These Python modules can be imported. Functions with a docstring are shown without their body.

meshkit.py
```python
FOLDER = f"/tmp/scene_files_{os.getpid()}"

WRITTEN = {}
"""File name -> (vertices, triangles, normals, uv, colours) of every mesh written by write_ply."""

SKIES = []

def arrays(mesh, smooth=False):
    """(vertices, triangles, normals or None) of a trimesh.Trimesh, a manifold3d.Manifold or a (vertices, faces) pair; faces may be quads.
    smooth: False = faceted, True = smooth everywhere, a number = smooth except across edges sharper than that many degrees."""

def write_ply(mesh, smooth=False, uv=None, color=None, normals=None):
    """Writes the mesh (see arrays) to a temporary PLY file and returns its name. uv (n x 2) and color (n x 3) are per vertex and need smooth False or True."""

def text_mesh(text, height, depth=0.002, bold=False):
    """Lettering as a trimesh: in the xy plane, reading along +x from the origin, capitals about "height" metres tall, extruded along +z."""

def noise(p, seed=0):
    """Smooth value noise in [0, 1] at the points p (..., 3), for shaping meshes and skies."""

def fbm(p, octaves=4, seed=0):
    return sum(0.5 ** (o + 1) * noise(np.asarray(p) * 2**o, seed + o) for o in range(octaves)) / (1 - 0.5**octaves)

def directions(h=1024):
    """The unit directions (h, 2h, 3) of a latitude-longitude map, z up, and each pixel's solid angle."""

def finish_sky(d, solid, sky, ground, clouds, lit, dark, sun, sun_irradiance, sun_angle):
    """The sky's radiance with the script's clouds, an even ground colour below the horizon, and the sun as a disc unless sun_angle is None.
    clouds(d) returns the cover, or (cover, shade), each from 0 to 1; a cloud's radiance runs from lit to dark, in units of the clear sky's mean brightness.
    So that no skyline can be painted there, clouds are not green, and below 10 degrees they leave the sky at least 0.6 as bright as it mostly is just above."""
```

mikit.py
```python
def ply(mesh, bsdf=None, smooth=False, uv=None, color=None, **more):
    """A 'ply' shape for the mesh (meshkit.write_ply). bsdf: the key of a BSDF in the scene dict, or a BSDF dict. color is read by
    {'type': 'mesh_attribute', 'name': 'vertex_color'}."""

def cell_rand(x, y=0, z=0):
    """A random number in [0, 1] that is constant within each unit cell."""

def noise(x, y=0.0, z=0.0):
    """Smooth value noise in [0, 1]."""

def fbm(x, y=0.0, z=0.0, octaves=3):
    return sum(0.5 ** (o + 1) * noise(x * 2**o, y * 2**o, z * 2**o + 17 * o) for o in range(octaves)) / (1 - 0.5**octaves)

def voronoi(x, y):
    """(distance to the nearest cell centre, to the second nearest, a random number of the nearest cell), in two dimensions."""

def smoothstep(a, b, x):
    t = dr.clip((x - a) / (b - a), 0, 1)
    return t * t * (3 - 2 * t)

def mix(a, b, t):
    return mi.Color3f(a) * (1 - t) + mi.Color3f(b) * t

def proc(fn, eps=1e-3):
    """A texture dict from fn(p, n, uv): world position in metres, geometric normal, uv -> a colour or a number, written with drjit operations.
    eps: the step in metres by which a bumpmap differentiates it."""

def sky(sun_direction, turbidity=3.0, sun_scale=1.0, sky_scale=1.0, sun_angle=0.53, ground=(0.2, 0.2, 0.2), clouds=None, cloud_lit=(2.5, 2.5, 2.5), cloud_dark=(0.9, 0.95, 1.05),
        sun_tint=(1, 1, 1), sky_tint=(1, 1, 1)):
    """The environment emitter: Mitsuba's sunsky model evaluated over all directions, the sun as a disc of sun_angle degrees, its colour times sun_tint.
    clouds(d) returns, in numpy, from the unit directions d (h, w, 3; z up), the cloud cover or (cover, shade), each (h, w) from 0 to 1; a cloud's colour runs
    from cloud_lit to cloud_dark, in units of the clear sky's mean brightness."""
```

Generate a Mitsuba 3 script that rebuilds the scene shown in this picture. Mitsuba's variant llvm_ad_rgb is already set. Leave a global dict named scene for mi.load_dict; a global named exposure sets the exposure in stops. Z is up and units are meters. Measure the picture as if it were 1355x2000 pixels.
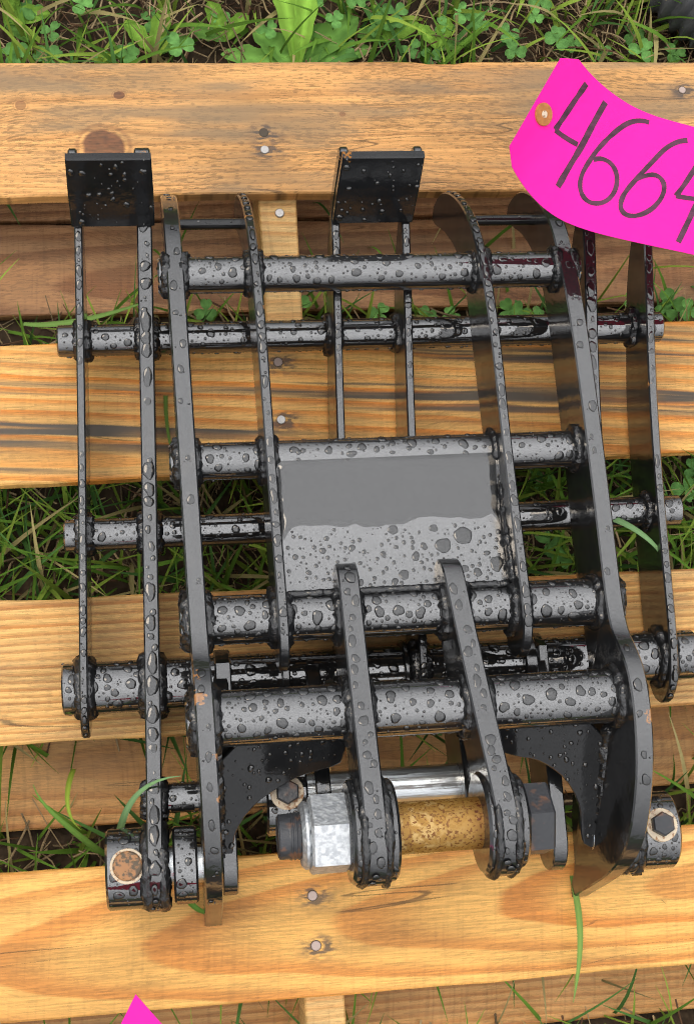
import math
import numpy as np, trimesh, drjit as dr, mitsuba as mi, mikit, mapbox_earcut
from mikit import noise, fbm, voronoi, cell_rand, smoothstep, mix, proc, ply
from meshkit import noise as mnoise, fbm as mfbm
from scipy.interpolate import PchipInterpolator, CubicSpline

T = mi.ScalarTransform4f
scene, labels = {'type': 'scene'}, {}
A = np.array
rng = np.random.default_rng(4)

# ---------------------------------------------------------------- camera, light, exposure
# deck top of the pallet is z = 0, the ground z = -0.123; x along the boards, y away from the photographer
EYE = [0.0, 0.0, 1.3165]
FWD = [0.13153, 0.17907, -0.97500]
scene['camera'] = {'type': 'perspective', 'fov': 2 * math.degrees(math.atan(677.5 / 2700)), 'fov_axis': 'x',
                   'near_clip': 0.05, 'far_clip': 200.0,
                   'to_world': T().look_at(origin=EYE, target=[EYE[k] + FWD[k] for k in range(3)], up=[0.0410, 0.9817, 0.1858])}


def overcast(d):
    z = np.clip(d[..., 2], 0, 1)
    n = mfbm(d * 2.2 + 5, 4, 3)
    shade = np.clip(1.10 - 1.15 * z, 0, 1) + 0.25 * (n - 0.5)
    return np.ones(z.shape), shade


scene['sky'] = mikit.sky([-0.35, 0.30, 0.88], turbidity=3, sun_scale=0.10, sun_angle=28, clouds=overcast,
                         cloud_lit=(3.7, 3.7, 3.75), cloud_dark=(0.72, 0.74, 0.78), ground=(0.10, 0.12, 0.06))
exposure = 2.58


# ---------------------------------------------------------------- small helpers
def key_for(name):
    if name not in scene and name not in taken:
        taken.add(name)
        return name
    k = 1
    while f'{name}_{k:03d}' in taken or f'{name}_{k:03d}' in scene:
        k += 1
    taken.add(f'{name}_{k:03d}')
    return f'{name}_{k:03d}'


taken = set()


def put(name, mesh, mat, smooth=30, label=None, kind=None, **more):
    k = key_for(name)
    scene[k] = ply(mesh, mat, smooth, **more)
    if label or kind:
        labels[k] = {a: b for a, b in (('label', label), ('kind', kind)) if b}
    return k


def tag(k, label, category=None, group=None, kind=None):
    labels[k] = {a: b for a, b in (('label', label), ('category', category), ('group', group), ('kind', kind)) if b}


def cat(ms):
    return trimesh.util.concatenate(ms)


def mesh(v, f):
    f = np.asarray(f)
    if f.shape[1] == 4:
        f = np.vstack([f[:, [0, 1, 2]], f[:, [0, 2, 3]]])
    return trimesh.Trimesh(np.asarray(v, float), f, process=False)


def chaikin(p, n=2):
    p = A(p, float)
    for _ in range(n):
        q = np.roll(p, -1, 0)
        p = np.stack([0.75 * p + 0.25 * q, 0.25 * p + 0.75 * q], 1).reshape(-1, 2)
    return p


def area2(p):
    q = np.roll(p, -1, 0)
    return (p[:, 0] * q[:, 1] - p[:, 1] * q[:, 0]).sum()


def inset(p, b):
    """p counter-clockwise; moved inwards by b with mitres."""
    d = np.roll(p, -1, 0) - p
    d /= np.linalg.norm(d, axis=1, keepdims=True) + 1e-12
    n = np.stack([-d[:, 1], d[:, 0]], 1)
    m = n + np.roll(n, 1, 0)
    m /= np.maximum((m * m).sum(1, keepdims=True) / 2, 0.35)
    return p + b * m


def prism(profile, t, b=0.0012, smooth=2):
    """A plate: closed (a, b) profile extruded by t along the third axis, edges chamfered. Returned with columns (t, a, b)."""
    p = chaikin(profile, smooth) if smooth else A(profile, float)
    if area2(p) < 0:
        p = p[::-1]
    n = len(p)
    inn = inset(p, b)
    rings = [(-t / 2, inn), (-t / 2 + b, p), (t / 2 - b, p), (t / 2, inn)]
    v = np.vstack([np.column_stack([np.full(n, x), r]) for x, r in rings])
    i = np.arange(n)
    j = (i + 1) % n
    f = [np.column_stack([k * n + i, k * n + j, (k + 1) * n + j, (k + 1) * n + i]) for k in range(3)]
    q = np.vstack(f)
    f = np.vstack([q[:, [0, 1, 2]], q[:, [0, 2, 3]]])
    cap = np.asarray(mapbox_earcut.triangulate_float64(inn, A([n], np.uint32))).reshape(-1, 3).astype(int)
    f = np.vstack([f, cap[:, ::-1], cap + 3 * n])
    m = trimesh.Trimesh(v, f, process=False)
    m.fix_normals()
    return m


def roundbar(x0, x1, r, y, z, n=40, ch=0.0015, hexa=False, rot=0.0):
    """A bar along x with chamfered ends."""
    k = 6 if hexa else n
    a = np.arange(k) * 2 * np.pi / k + (rot if hexa else 0)
    rows = [(x0, r - ch), (x0 + ch, r), (x1 - ch, r), (x1, r - ch)]
    v = np.vstack([np.column_stack([np.full(k, x), y + rr * np.cos(a), z + rr * np.sin(a)]) for x, rr in rows] + [[[x0, y, z], [x1, y, z]]])
    i = np.arange(k)
    j = (i + 1) % k
    f = []
    for q in range(3):
        f += [np.column_stack([q * k + i, q * k + j, (q + 1) * k + j]), np.column_stack([q * k + i, (q + 1) * k + j, (q + 1) * k + i])]
    f += [np.column_stack([j, i, np.full(k, 4 * k)]), np.column_stack([3 * k + i, 3 * k + j, np.full(k, 4 * k + 1)])]
    m = trimesh.Trimesh(v, np.vstack(f), process=False)
    m.fix_normals()
    return m


def weld(x, y, z, r, s, seed, w=0.0042):
    """A lumpy bead round a bar at x; s = which side of the plate."""
    na, nb = 60, 10
    a, b = np.meshgrid(np.arange(na) * 2 * np.pi / na, np.arange(nb) * 2 * np.pi / nb, indexing='ij')
    g = np.stack([np.cos(a) * 3 + seed, np.sin(a) * 3, np.cos(b) * 1.5], -1)
    lump = 0.50 + 0.85 * mnoise(g * 1.5, seed) + 0.35 * (mnoise(g * 3.1, seed + 9) - 0.5) + 0.26 * (mnoise(g * 5, seed + 1) - 0.4) + 0.5 * np.maximum(0, mnoise(g * 0.8 + 3, seed + 2) - .5)
    rr = r + w * lump * np.cos(b) * (0.9 + 0.35 * (np.cos(b) > 0))
    v = np.stack([x + s * w * 1.25 * lump * np.sin(b), y + rr * np.cos(a), z + rr * np.sin(a)], -1).reshape(-1, 3)
    i, j = np.meshgrid(np.arange(na), np.arange(nb), indexing='ij')
    q = np.stack([i * nb + j, ((i + 1) % na) * nb + j, ((i + 1) % na) * nb + (j + 1) % nb, i * nb + (j + 1) % nb], -1).reshape(-1, 4)
    m = mesh(v, q)
    m.fix_normals()
    return m


def line_weld(p0, p1, w, seed):
    """A lumpy bead along a straight joint."""
    p0, p1 = A(p0, float), A(p1, float)
    L = np.linalg.norm(p1 - p0)
    n, k = max(6, int(L / 0.002)), 8
    d = (p1 - p0) / L
    u = np.cross(d, [0.1, 0.2, 0.97])
    u /= np.linalg.norm(u)
    w2 = np.cross(d, u)
    s, b = np.meshgrid(np.linspace(0, 1, n), np.arange(k) * 2 * np.pi / k, indexing='ij')
    g = np.stack([s * L * 220, np.cos(b), np.sin(b)], -1)
    r = w * (0.6 + 0.8 * mnoise(g + seed * 3, seed) + 0.2 * np.abs(np.sin(s * L * 700)))
    r = r * np.clip(np.minimum(s, 1 - s) * n / 2 + 0.05, 0, 1)
    v = p0 + s[..., None] * (p1 - p0) + r[..., None] * (np.cos(b)[..., None] * u + np.sin(b)[..., None] * w2)
    i, j = np.meshgrid(np.arange(n - 1), np.arange(k), indexing='ij')
    q = np.stack([i * k + j, i * k + (j + 1) % k, (i + 1) * k + (j + 1) % k, (i + 1) * k + j], -1).reshape(-1, 4)
    m = mesh(v.reshape(-1, 3), q)
    m.fix_normals()
    return m


def disc_cap(c, r, h, n, axis_u, axis_v, axis_n, dome=0.0, ch=0.001, rot=0.0):
    """A short prism (bolt head, washer) on a surface: centre c, frame (u, v, n)."""
    c, u, v, w = A(c, float), A(axis_u, float), A(axis_v, float), A(axis_n, float)
    a = np.arange(n) * 2 * np.pi / n + rot
    ring = np.cos(a)[:, None] * u + np.sin(a)[:, None] * v
    rows = [(r, -0.004), (r, h - ch), (r - ch, h)]
    vs = np.vstack([c + rr * ring + hh * w for rr, hh in rows] + [(c + (h + dome) * w)[None]])
    i = np.arange(n)
    j = (i + 1) % n
    f = []
    for q in range(2):
        f += [np.column_stack([q * n + i, q * n + j, (q + 1) * n + j]), np.column_stack([q * n + i, (q + 1) * n + j, (q + 1) * n + i])]
    f += [np.column_stack([2 * n + i, 2 * n + j, np.full(n, 3 * n)])]
    m = trimesh.Trimesh(vs, np.vstack(f), process=False)
    return m


# ---------------------------------------------------------------- materials
def rgb(r, g, b):
    return {'type': 'rgb', 'value': [r, g, b]}


def two(b):
    return {'type': 'twosided', 'bsdf': b}


def c3(v):
    return mi.Color3f(*[float(x) for x in v])


def wood(name, seed, y0, light, dark, c=0.03, tilt=0.05, sp=0.006, contrast=0.8, slope=0.0, knots=(), stain=None, rough_saw=0.3, grey=0.0, nails=(), saw_amt=1.0):
    """Sawn softwood: growth rings cut by the face, fibres, saw marks, knots, weather stains."""

    def field(p):
        x, y, z = p.x, p.y - slope * p.x, p.z
        dark_knot = mi.Float(0)
        for kx, ky, ra, rb, deep in knots:
            ex, ey = (p.x - kx) / ra, (p.y - ky) / rb
            d2 = ex * ex + ey * ey
            y = y - (p.y - ky) * 0.75 * dr.exp(-d2 * 0.35)
            wob = 0.5 * (noise(p.x * 160, p.y * 160, seed) - 0.5)
            dark_knot = dr.maximum(dark_knot, deep * (1 - smoothstep(0.72, 1.05, d2 + wob * 0.6)) + 0.4 * deep * smoothstep(1.15, 1.4, d2 + wob * 0.5) * (1 - smoothstep(1.5, 1.9, d2 + wob * 0.5)))
        y = y + 0.010 * (fbm(x * 3.0 + seed, y * 6.0, 1.3) - 0.5) + 0.0020 * (noise(x * 18 + seed, y * 60) - 0.5)
        dy, q = y - y0, c + tilt * x + z * 0.9
        ph = dr.sqrt(dy * dy + q * q) / sp + 0.35 * (fbm(x * 5 + seed, y * 40) - 0.5)
        f = ph - dr.floor(ph)
        ringno = dr.floor(ph)
        late = smoothstep(0.25, 0.80, f) * (1 - smoothstep(0.90, 1.0, f)) * (0.45 + 0.55 * cell_rand(ringno, seed))
        return x, y, late, dark_knot, f

    def colour(p, n, uv):
        x, y, late, kn, f = field(p)
        fib = noise(x * 30 + seed, p.y * 1100, p.z * 1100)
        fib2 = noise(x * 120, p.y * 2600, seed)
        col = mix(c3(light), c3(dark), dr.clip(late * contrast, 0, 1))
        col = col * (0.70 + 0.38 * fib + 0.22 * fib2) * c3((1.0, 0.955, 0.86))
        blot = fbm(p.x * 9 + seed, p.y * 22, 3.1)
        col = col * (0.84 + 0.32 * blot)
        saw = noise(p.x * 420 + 12 * noise(p.y * 9, seed), p.y * 25)
        col = col * (1 - saw_amt * 0.13 * smoothstep(0.55, 0.95, saw))
        pit = fbm(p.x * 170 + seed, p.y * 1250 + 40 * noise(p.x * 9, p.y * 9), 0.0, 2) * (0.62 + 0.60 * fbm(p.x * 16, p.y * 40, seed))
        col = col * (1 - 0.42 * rough_saw * smoothstep(0.46, 0.66, pit))
        damp = smoothstep(0.48, 0.62, fbm(p.x * 5 + 2 * seed, p.y * 15, 4.4))
        col = col * (1 - 0.24 * damp)
        ck = dr.abs(fbm(p.x * 1.6 + 5 * seed, y * 34, 0.7, 3) - 0.5)
        ckm = (1 - smoothstep(0.0012, 0.0045, ck)) * smoothstep(0.52, 0.6, fbm(p.x * 5 + seed, p.y * 17, 9.1))
        col = col * (1 - 0.6 * ckm)
        if grey:
            g = smoothstep(0.42, 0.72, fbm(p.x * 6 + 3 * seed, p.y * 34, 0.5)) * grey
            col = mix(col, c3((0.20, 0.145, 0.085)), g)
        if stain:
            (amount, ya, yb) = stain
            s = fbm(p.x * 2.4 + 7 * seed, y * 150, 0.2, 4)
            m = smoothstep(ya - 0.02, ya + 0.02, p.y) * (1 - smoothstep(yb - 0.02, yb + 0.02, p.y))
            s2 = smoothstep(0.46, 0.66, s) * m * (0.25 + 0.75 * smoothstep(0.35, 0.55, fbm(p.x * 3.2, y * 26, seed)))
            col = mix(col, c3((0.075, 0.06, 0.045)), s2 * amount)
        for nx, ny in nails:
            e = (p.x - nx - 0.003) / 0.015
            g = (p.y - ny + 0.001) / 0.0095
            s = 1.6 * dr.exp(-(e * e + g * g) * 1.1) * smoothstep(0.25, 0.75, fbm(p.x * 150, p.y * 420))
            col = mix(col, c3((0.05, 0.045, 0.045)), dr.clip(s, 0, 0.8))
        col = mix(col, mix(c3((0.22, 0.080, 0.032)), c3((0.060, 0.026, 0.016)), noise(p.x * 260, p.y * 420, seed) * 0.55 + 0.30 * smoothstep(0.2, 0.8, noise(p.x * 90, p.y * 900)) + smoothstep(0.75, 0.98, kn) * 0.25), kn)
        return col

    def height(p, n, uv):
        x, y, late, kn, f = field(p)
        return 0.5 * late + 0.7 * noise(p.x * 60, p.y * 1100, p.z * 900) + 0.6 * noise(p.x * 350, p.y * 350, p.z * 350) + 0.5 * noise(p.x * 260, p.y * 40)

    scene[name] = two({'type': 'bumpmap', 'tex': proc(height, 4e-4), 'scale': 0.00035,
                       'bsdf': {'type': 'principled', 'base_color': proc(colour), 'roughness': 0.58, 'specular': 0.42}})


wood('wood_rough', 3, 0.70, (0.66, 0.360, 0.132), (0.36, 0.165, 0.052), c=0.06, tilt=0.012, sp=0.0060, contrast=0.6, grey=0.75, rough_saw=1.0, saw_amt=0.25,
     knots=((-0.0445, 0.626, 0.022, 0.019, 0.9), (-0.0269, 0.6814, 0.006, 0.0045, 0.9), (-0.1252, 0.6705, 0.006, 0.0055, 0.6), (0.255, 0.585, 0.02, 0.012, 0.3), (0.2, 0.66, 0.004, 0.003, 0.6)),
     nails=((0.1176, 0.64), (0.1176, 0.621), (0.5691, 0.6865)))
wood('wood_streaked', 11, 0.30, (0.72, 0.42, 0.135), (0.62, 0.225, 0.03), c=0.012, tilt=0.055, sp=0.012, contrast=1.0, slope=-0.06, stain=(1.0, 0.286, 0.424), rough_saw=0.4, saw_amt=0.6,
     nails=((0.1187, 0.3957), (0.1184, 0.3366)))
wood('wood_straight', 23, 0.20, (0.70, 0.425, 0.150), (0.42, 0.165, 0.032), c=0.05, tilt=0.006, sp=0.0062, contrast=0.9, grey=0.3, rough_saw=0.5, saw_amt=0.4)
wood('wood_cathedral', 37, -0.150, (0.80, 0.455, 0.130), (0.53, 0.165, 0.020), c=0.078, tilt=-0.085, sp=0.0135, contrast=1.0, slope=0.035, rough_saw=0.35, saw_amt=0.6,
     nails=((0.122, -0.1177), (0.1226, -0.1624)))
wood('wood_brown', 51, 0.52, (0.42, 0.225, 0.108), (0.21, 0.085, 0.034), c=0.02, tilt=0.03, sp=0.009, contrast=0.9, grey=0.3, rough_saw=0.6)
wood('wood_pale', 63, 0.30, (0.70, 0.47, 0.20), (0.55, 0.26, 0.07), c=0.3, tilt=0.0, sp=0.007, contrast=0.7, rough_saw=0.4)
wood('wood_tan', 77, 0.02, (0.60, 0.335, 0.125), (0.40, 0.165, 0.042), c=0.03, tilt=0.03, sp=0.008, contrast=0.9, grey=0.15, rough_saw=0.45)

CHIPS = [(0.0236, 0.0783, 0.175, 0.011), (0.0214, 0.0593, 0.19, 0.014), (0.0308, 0.398, 0.15, 0.008), (0.0965, 0.3985, 0.155, 0.008), (-0.0045, 0.532, 0.175, 0.010),
         (0.174, 0.530, 0.18, 0.013), (0.3760, 0.0293, 0.155, 0.012), (0.3950, 0.0232, 0.19, 0.012), (0.4685, 0.3422, 0.08, 0.010), (0.089, 0.5, 0.115, 0.010), (0.369, 0.008, 0.145, 0.011),
         (0.0345, 0.012, 0.19, 0.007), (0.034, -0.02, 0.185, 0.006)]


def chip(p):
    near = mi.Float(0)
    for x, y, z, r in CHIPS:
        d = dr.sqrt(dr.square(p.x - x) + dr.square(p.y - y) + 0.3 * dr.square(p.z - z)) / (0.85 * r)
        near = dr.maximum(near, 1 - d)
    return smoothstep(0.56, 0.60, near * 0.45 + 0.62 * fbm(p.x * 420, p.y * 420, p.z * 420) * smoothstep(0.0, 0.25, near))


def paint_colour(p, n, uv):
    k = chip(p)
    g = fbm(p.x * 60, p.y * 60, p.z * 60)
    col = c3((0.0105, 0.011, 0.012)) * (0.7 + 0.8 * g)
    return mix(col, mix(c3((0.36, 0.14, 0.012)), c3((0.13, 0.05, 0.012)), noise(p.x * 500, p.y * 500, p.z * 500)), k)


def paint_rough(p, n, uv):
    return 0.085 + 0.10 * smoothstep(0.45, 0.75, fbm(p.x * 45 + 3, p.y * 45, p.z * 45)) + 0.4 * chip(p)


def paint_bump(p, n, uv):
    return fbm(p.x * 170, p.y * 170, p.z * 170, 2) + 0.25 * noise(p.x * 900, p.y * 900, p.z * 900)


def paint_mat(name, scale, spec=2.1):
    scene[name] = two({'type': 'bumpmap', 'tex': proc(paint_bump, 5e-4), 'scale': scale,
                       'bsdf': {'type': 'principled', 'base_color': proc(paint_colour), 'roughness': proc(paint_rough), 'eta': spec}})


paint_mat('paint', 0.00020)
paint_mat('paint_flat', 0.00012, 2.65)
paint_mat('paint_weld', 0.0020, 1.65)
paint_mat('paint_dim_reflect', 0.00012, 1.5)  # same black paint, not wear: reflectance lowered to imitate dark reflections on these parts
scene['paint_tube'] = two({'type': 'bumpmap', 'tex': proc(paint_bump, 5e-4), 'scale': 0.00005,
                           'bsdf': {'type': 'principled', 'base_color': rgb(0.011, 0.0115, 0.0125), 'roughness': 0.04, 'eta': 2.6}})
scene['water'] = two({'type': 'principled', 'base_color': rgb(0.010, 0.0105, 0.011), 'roughness': 0.03, 'eta': 1.88})
scene['water_sheet'] = two({'type': 'bumpmap', 'tex': proc(lambda p, n, uv: fbm(p.x * 14, p.y * 60, 1.0, 3), 1e-3), 'scale': 0.0016,
                            'bsdf': {'type': 'principled', 'base_color': rgb(0.010, 0.0105, 0.011), 'roughness': 0.05, 'eta': 1.98}})
scene['zinc'] = two({'type': 'bumpmap', 'tex': proc(lambda p, n, uv: noise(p.x * 60, p.y * 900, p.z * 900) + fbm(p.x * 260, p.y * 260, p.z * 260), 4e-4), 'scale': 0.0002,
                     'bsdf': {'type': 'principled', 'base_color': rgb(0.72, 0.75, 0.76), 'metallic': 1.0, 'roughness': 0.30}})
scene['galvanised'] = two({'type': 'bumpmap', 'tex': proc(lambda p, n, uv: fbm(p.x * 500, p.y * 500, p.z * 500), 4e-4), 'scale': 0.0005,
                           'bsdf': {'type': 'principled', 'metallic': 0.85, 'roughness': 0.42,
                                    'base_color': proc(lambda p, n, uv: mix((0.46, 0.48, 0.50), (0.66, 0.68, 0.69), smoothstep(0.35, 0.65, fbm(p.x * 330, p.y * 330, p.z * 330, 4))))}})
scene['bushing_rust'] = two({'type': 'bumpmap', 'tex': proc(lambda p, n, uv: fbm(p.x * 400, p.y * 400, p.z * 400), 4e-4), 'scale': 0.0006,
                             'bsdf': {'type': 'principled', 'metallic': 0.45, 'roughness': 0.42,
                                      'base_color': proc(lambda p, n, uv: mix(mix((0.33, 0.175, 0.036), (0.50, 0.33, 0.12), smoothstep(0.45, 0.7, fbm(p.x * 200, p.y * 200, p.z * 200)) * (1 - smoothstep(0.19, 0.25, p.x))),
                                                                              (0.17, 0.07, 0.014), smoothstep(0.52, 0.72, fbm(p.x * 620 + 9, p.y * 620, p.z * 620, 2)) + 0.5 * smoothstep(0.236, 0.246, p.x)))}})


def dark_steel(p, n, uv):
    g = fbm(p.x * 130, p.y * 130, p.z * 130)
    return mix(c3((0.035, 0.037, 0.042)), c3((0.16, 0.075, 0.04)), 0.8 * smoothstep(0.55, 0.80, g))


scene['bolt_steel'] = two({'type': 'bumpmap', 'tex': proc(lambda p, n, uv: fbm(p.x * 400, p.y * 400, p.z * 400), 4e-4), 'scale': 0.0005,
                           'bsdf': {'type': 'principled', 'base_color': proc(dark_steel), 'roughness': 0.38, 'specular': 0.6, 'metallic': 0.2}})
scene['bolt_rust'] = two({'type': 'bumpmap', 'tex': proc(lambda p, n, uv: fbm(p.x * 600, p.y * 600, p.z * 600), 4e-4), 'scale': 0.0007,
                          'bsdf': {'type': 'principled', 'roughness': 0.6, 'specular': 0.4,
                                   'base_color': proc(lambda p, n, uv: mix((0.10, 0.075, 0.05), (0.34, 0.17, 0.075), smoothstep(0.40, 0.62, fbm(p.x * 350, p.y * 350, p.z * 350))))}})
scene['washer_cream'] = two({'type': 'principled', 'roughness': 0.5, 'specular': 0.4,
                             'base_color': proc(lambda p, n, uv: mix((0.62, 0.52, 0.38), (0.30, 0.15, 0.07), smoothstep(0.52, 0.72, fbm(p.x * 450, p.y * 450, p.z * 450))))})
scene['nail_steel'] = two({'type': 'principled', 'base_color': rgb(0.38, 0.37, 0.36), 'metallic': 0.8, 'roughness': 0.4})
scene['nail_rusty'] = two({'type': 'principled', 'base_color': rgb(0.42, 0.33, 0.29), 'metallic': 0.5, 'roughness': 0.45})
scene['hole_dark'] = two({'type': 'principled', 'base_color': rgb(0.06, 0.045, 0.03), 'roughness': 0.7})
scene['pink_card'] = two({'type': 'bumpmap', 'tex': proc(lambda p, n, uv: 0.1 * fbm(p.x * 300, p.y * 300, p.z * 300) + fbm(p.x * 38, p.y * 38, p.z * 38, 2), 6e-4), 'scale': 0.0025,
                          'bsdf': {'type': 'principled', 'base_color': rgb(0.93, 0.016, 0.345), 'roughness': 0.6, 'specular': 0.15}})
scene['marker_ink'] = two({'type': 'principled', 'base_color': proc(lambda p, n, uv: c3((0.060, 0.014, 0.036)) * (0.35 + 1.6 * fbm(p.x * 90, p.y * 260))), 'roughness': 0.5, 'specular': 0.4})
scene['eyelet_card'] = two({'type': 'principled', 'roughness': 0.7, 'specular': 0.2,
                            'base_color': proc(lambda p, n, uv: c3((0.42, 0.17, 0.055)) * (0.75 + 0.5 * fbm(p.x * 400, p.y * 400)))})
scene['soil'] = two({'type': 'bumpmap', 'tex': proc(lambda p, n, uv: fbm(p.x * 90, p.y * 90, 0.0, 4), 1e-3), 'scale': 0.012,
                     'bsdf': {'type': 'principled', 'roughness': 0.9, 'specular': 0.2,
                              'base_color': proc(lambda p, n, uv: mix(mix((0.028, 0.019, 0.013), (0.085, 0.058, 0.036), fbm(p.x * 120, p.y * 120)), (0.045, 0.062, 0.022), smoothstep(1.2, 2.5, dr.sqrt(p.x * p.x + p.y * p.y)))) }})
scene['leaf'] = {'type': 'principledthin', 'base_color': {'type': 'mesh_attribute', 'name': 'vertex_color'}, 'roughness': 0.38, 'diff_trans': 0.55, 'spec_trans': 0.0, 'eta': 1.4}
scene['straw_mat'] = two({'type': 'principled', 'base_color': {'type': 'mesh_attribute', 'name': 'vertex_color'}, 'roughness': 0.7, 'specular': 0.3})
scene['hose_rubber'] = two({'type': 'principled', 'roughness': 0.42, 'specular': 0.5,
                            'base_color': proc(lambda p, n, uv: c3((0.06, 0.063, 0.068)) * (0.6 + 0.8 * fbm(p.x * 90, p.y * 90, p.z * 90)))})
scene['dew'] = {'type': 'dielectric', 'int_ior': 1.33, 'ext_ior': 1.0}

# ---------------------------------------------------------------- ground
n = 60
gx = np.concatenate([[-40, -12, -4], np.linspace(-1.2, 1.7, n), [5, 13, 40]])
gy = np.concatenate([[-40, -12, -4], np.linspace(-1.2, 1.7, n), [5, 13, 40]])
X, Y = np.meshgrid(gx, gy, indexing='ij')
Z = -0.125 + 0.014 * (mfbm(np.stack([X * 7, Y * 7, X * 0], -1), 3, 5) - 0.6)
m_ = len(gx)
i, j = np.meshgrid(np.arange(m_ - 1), np.arange(m_ - 1), indexing='ij')
q = np.stack([i * m_ + j, (i + 1) * m_ + j, (i + 1) * m_ + j + 1, i * m_ + j + 1], -1).reshape(-1, 4)
put('ground', mesh(np.stack([X, Y, Z], -1).reshape(-1, 3), q), 'soil', True)
tag('ground', 'dark soil of the lawn under the grass', kind='structure')


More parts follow.
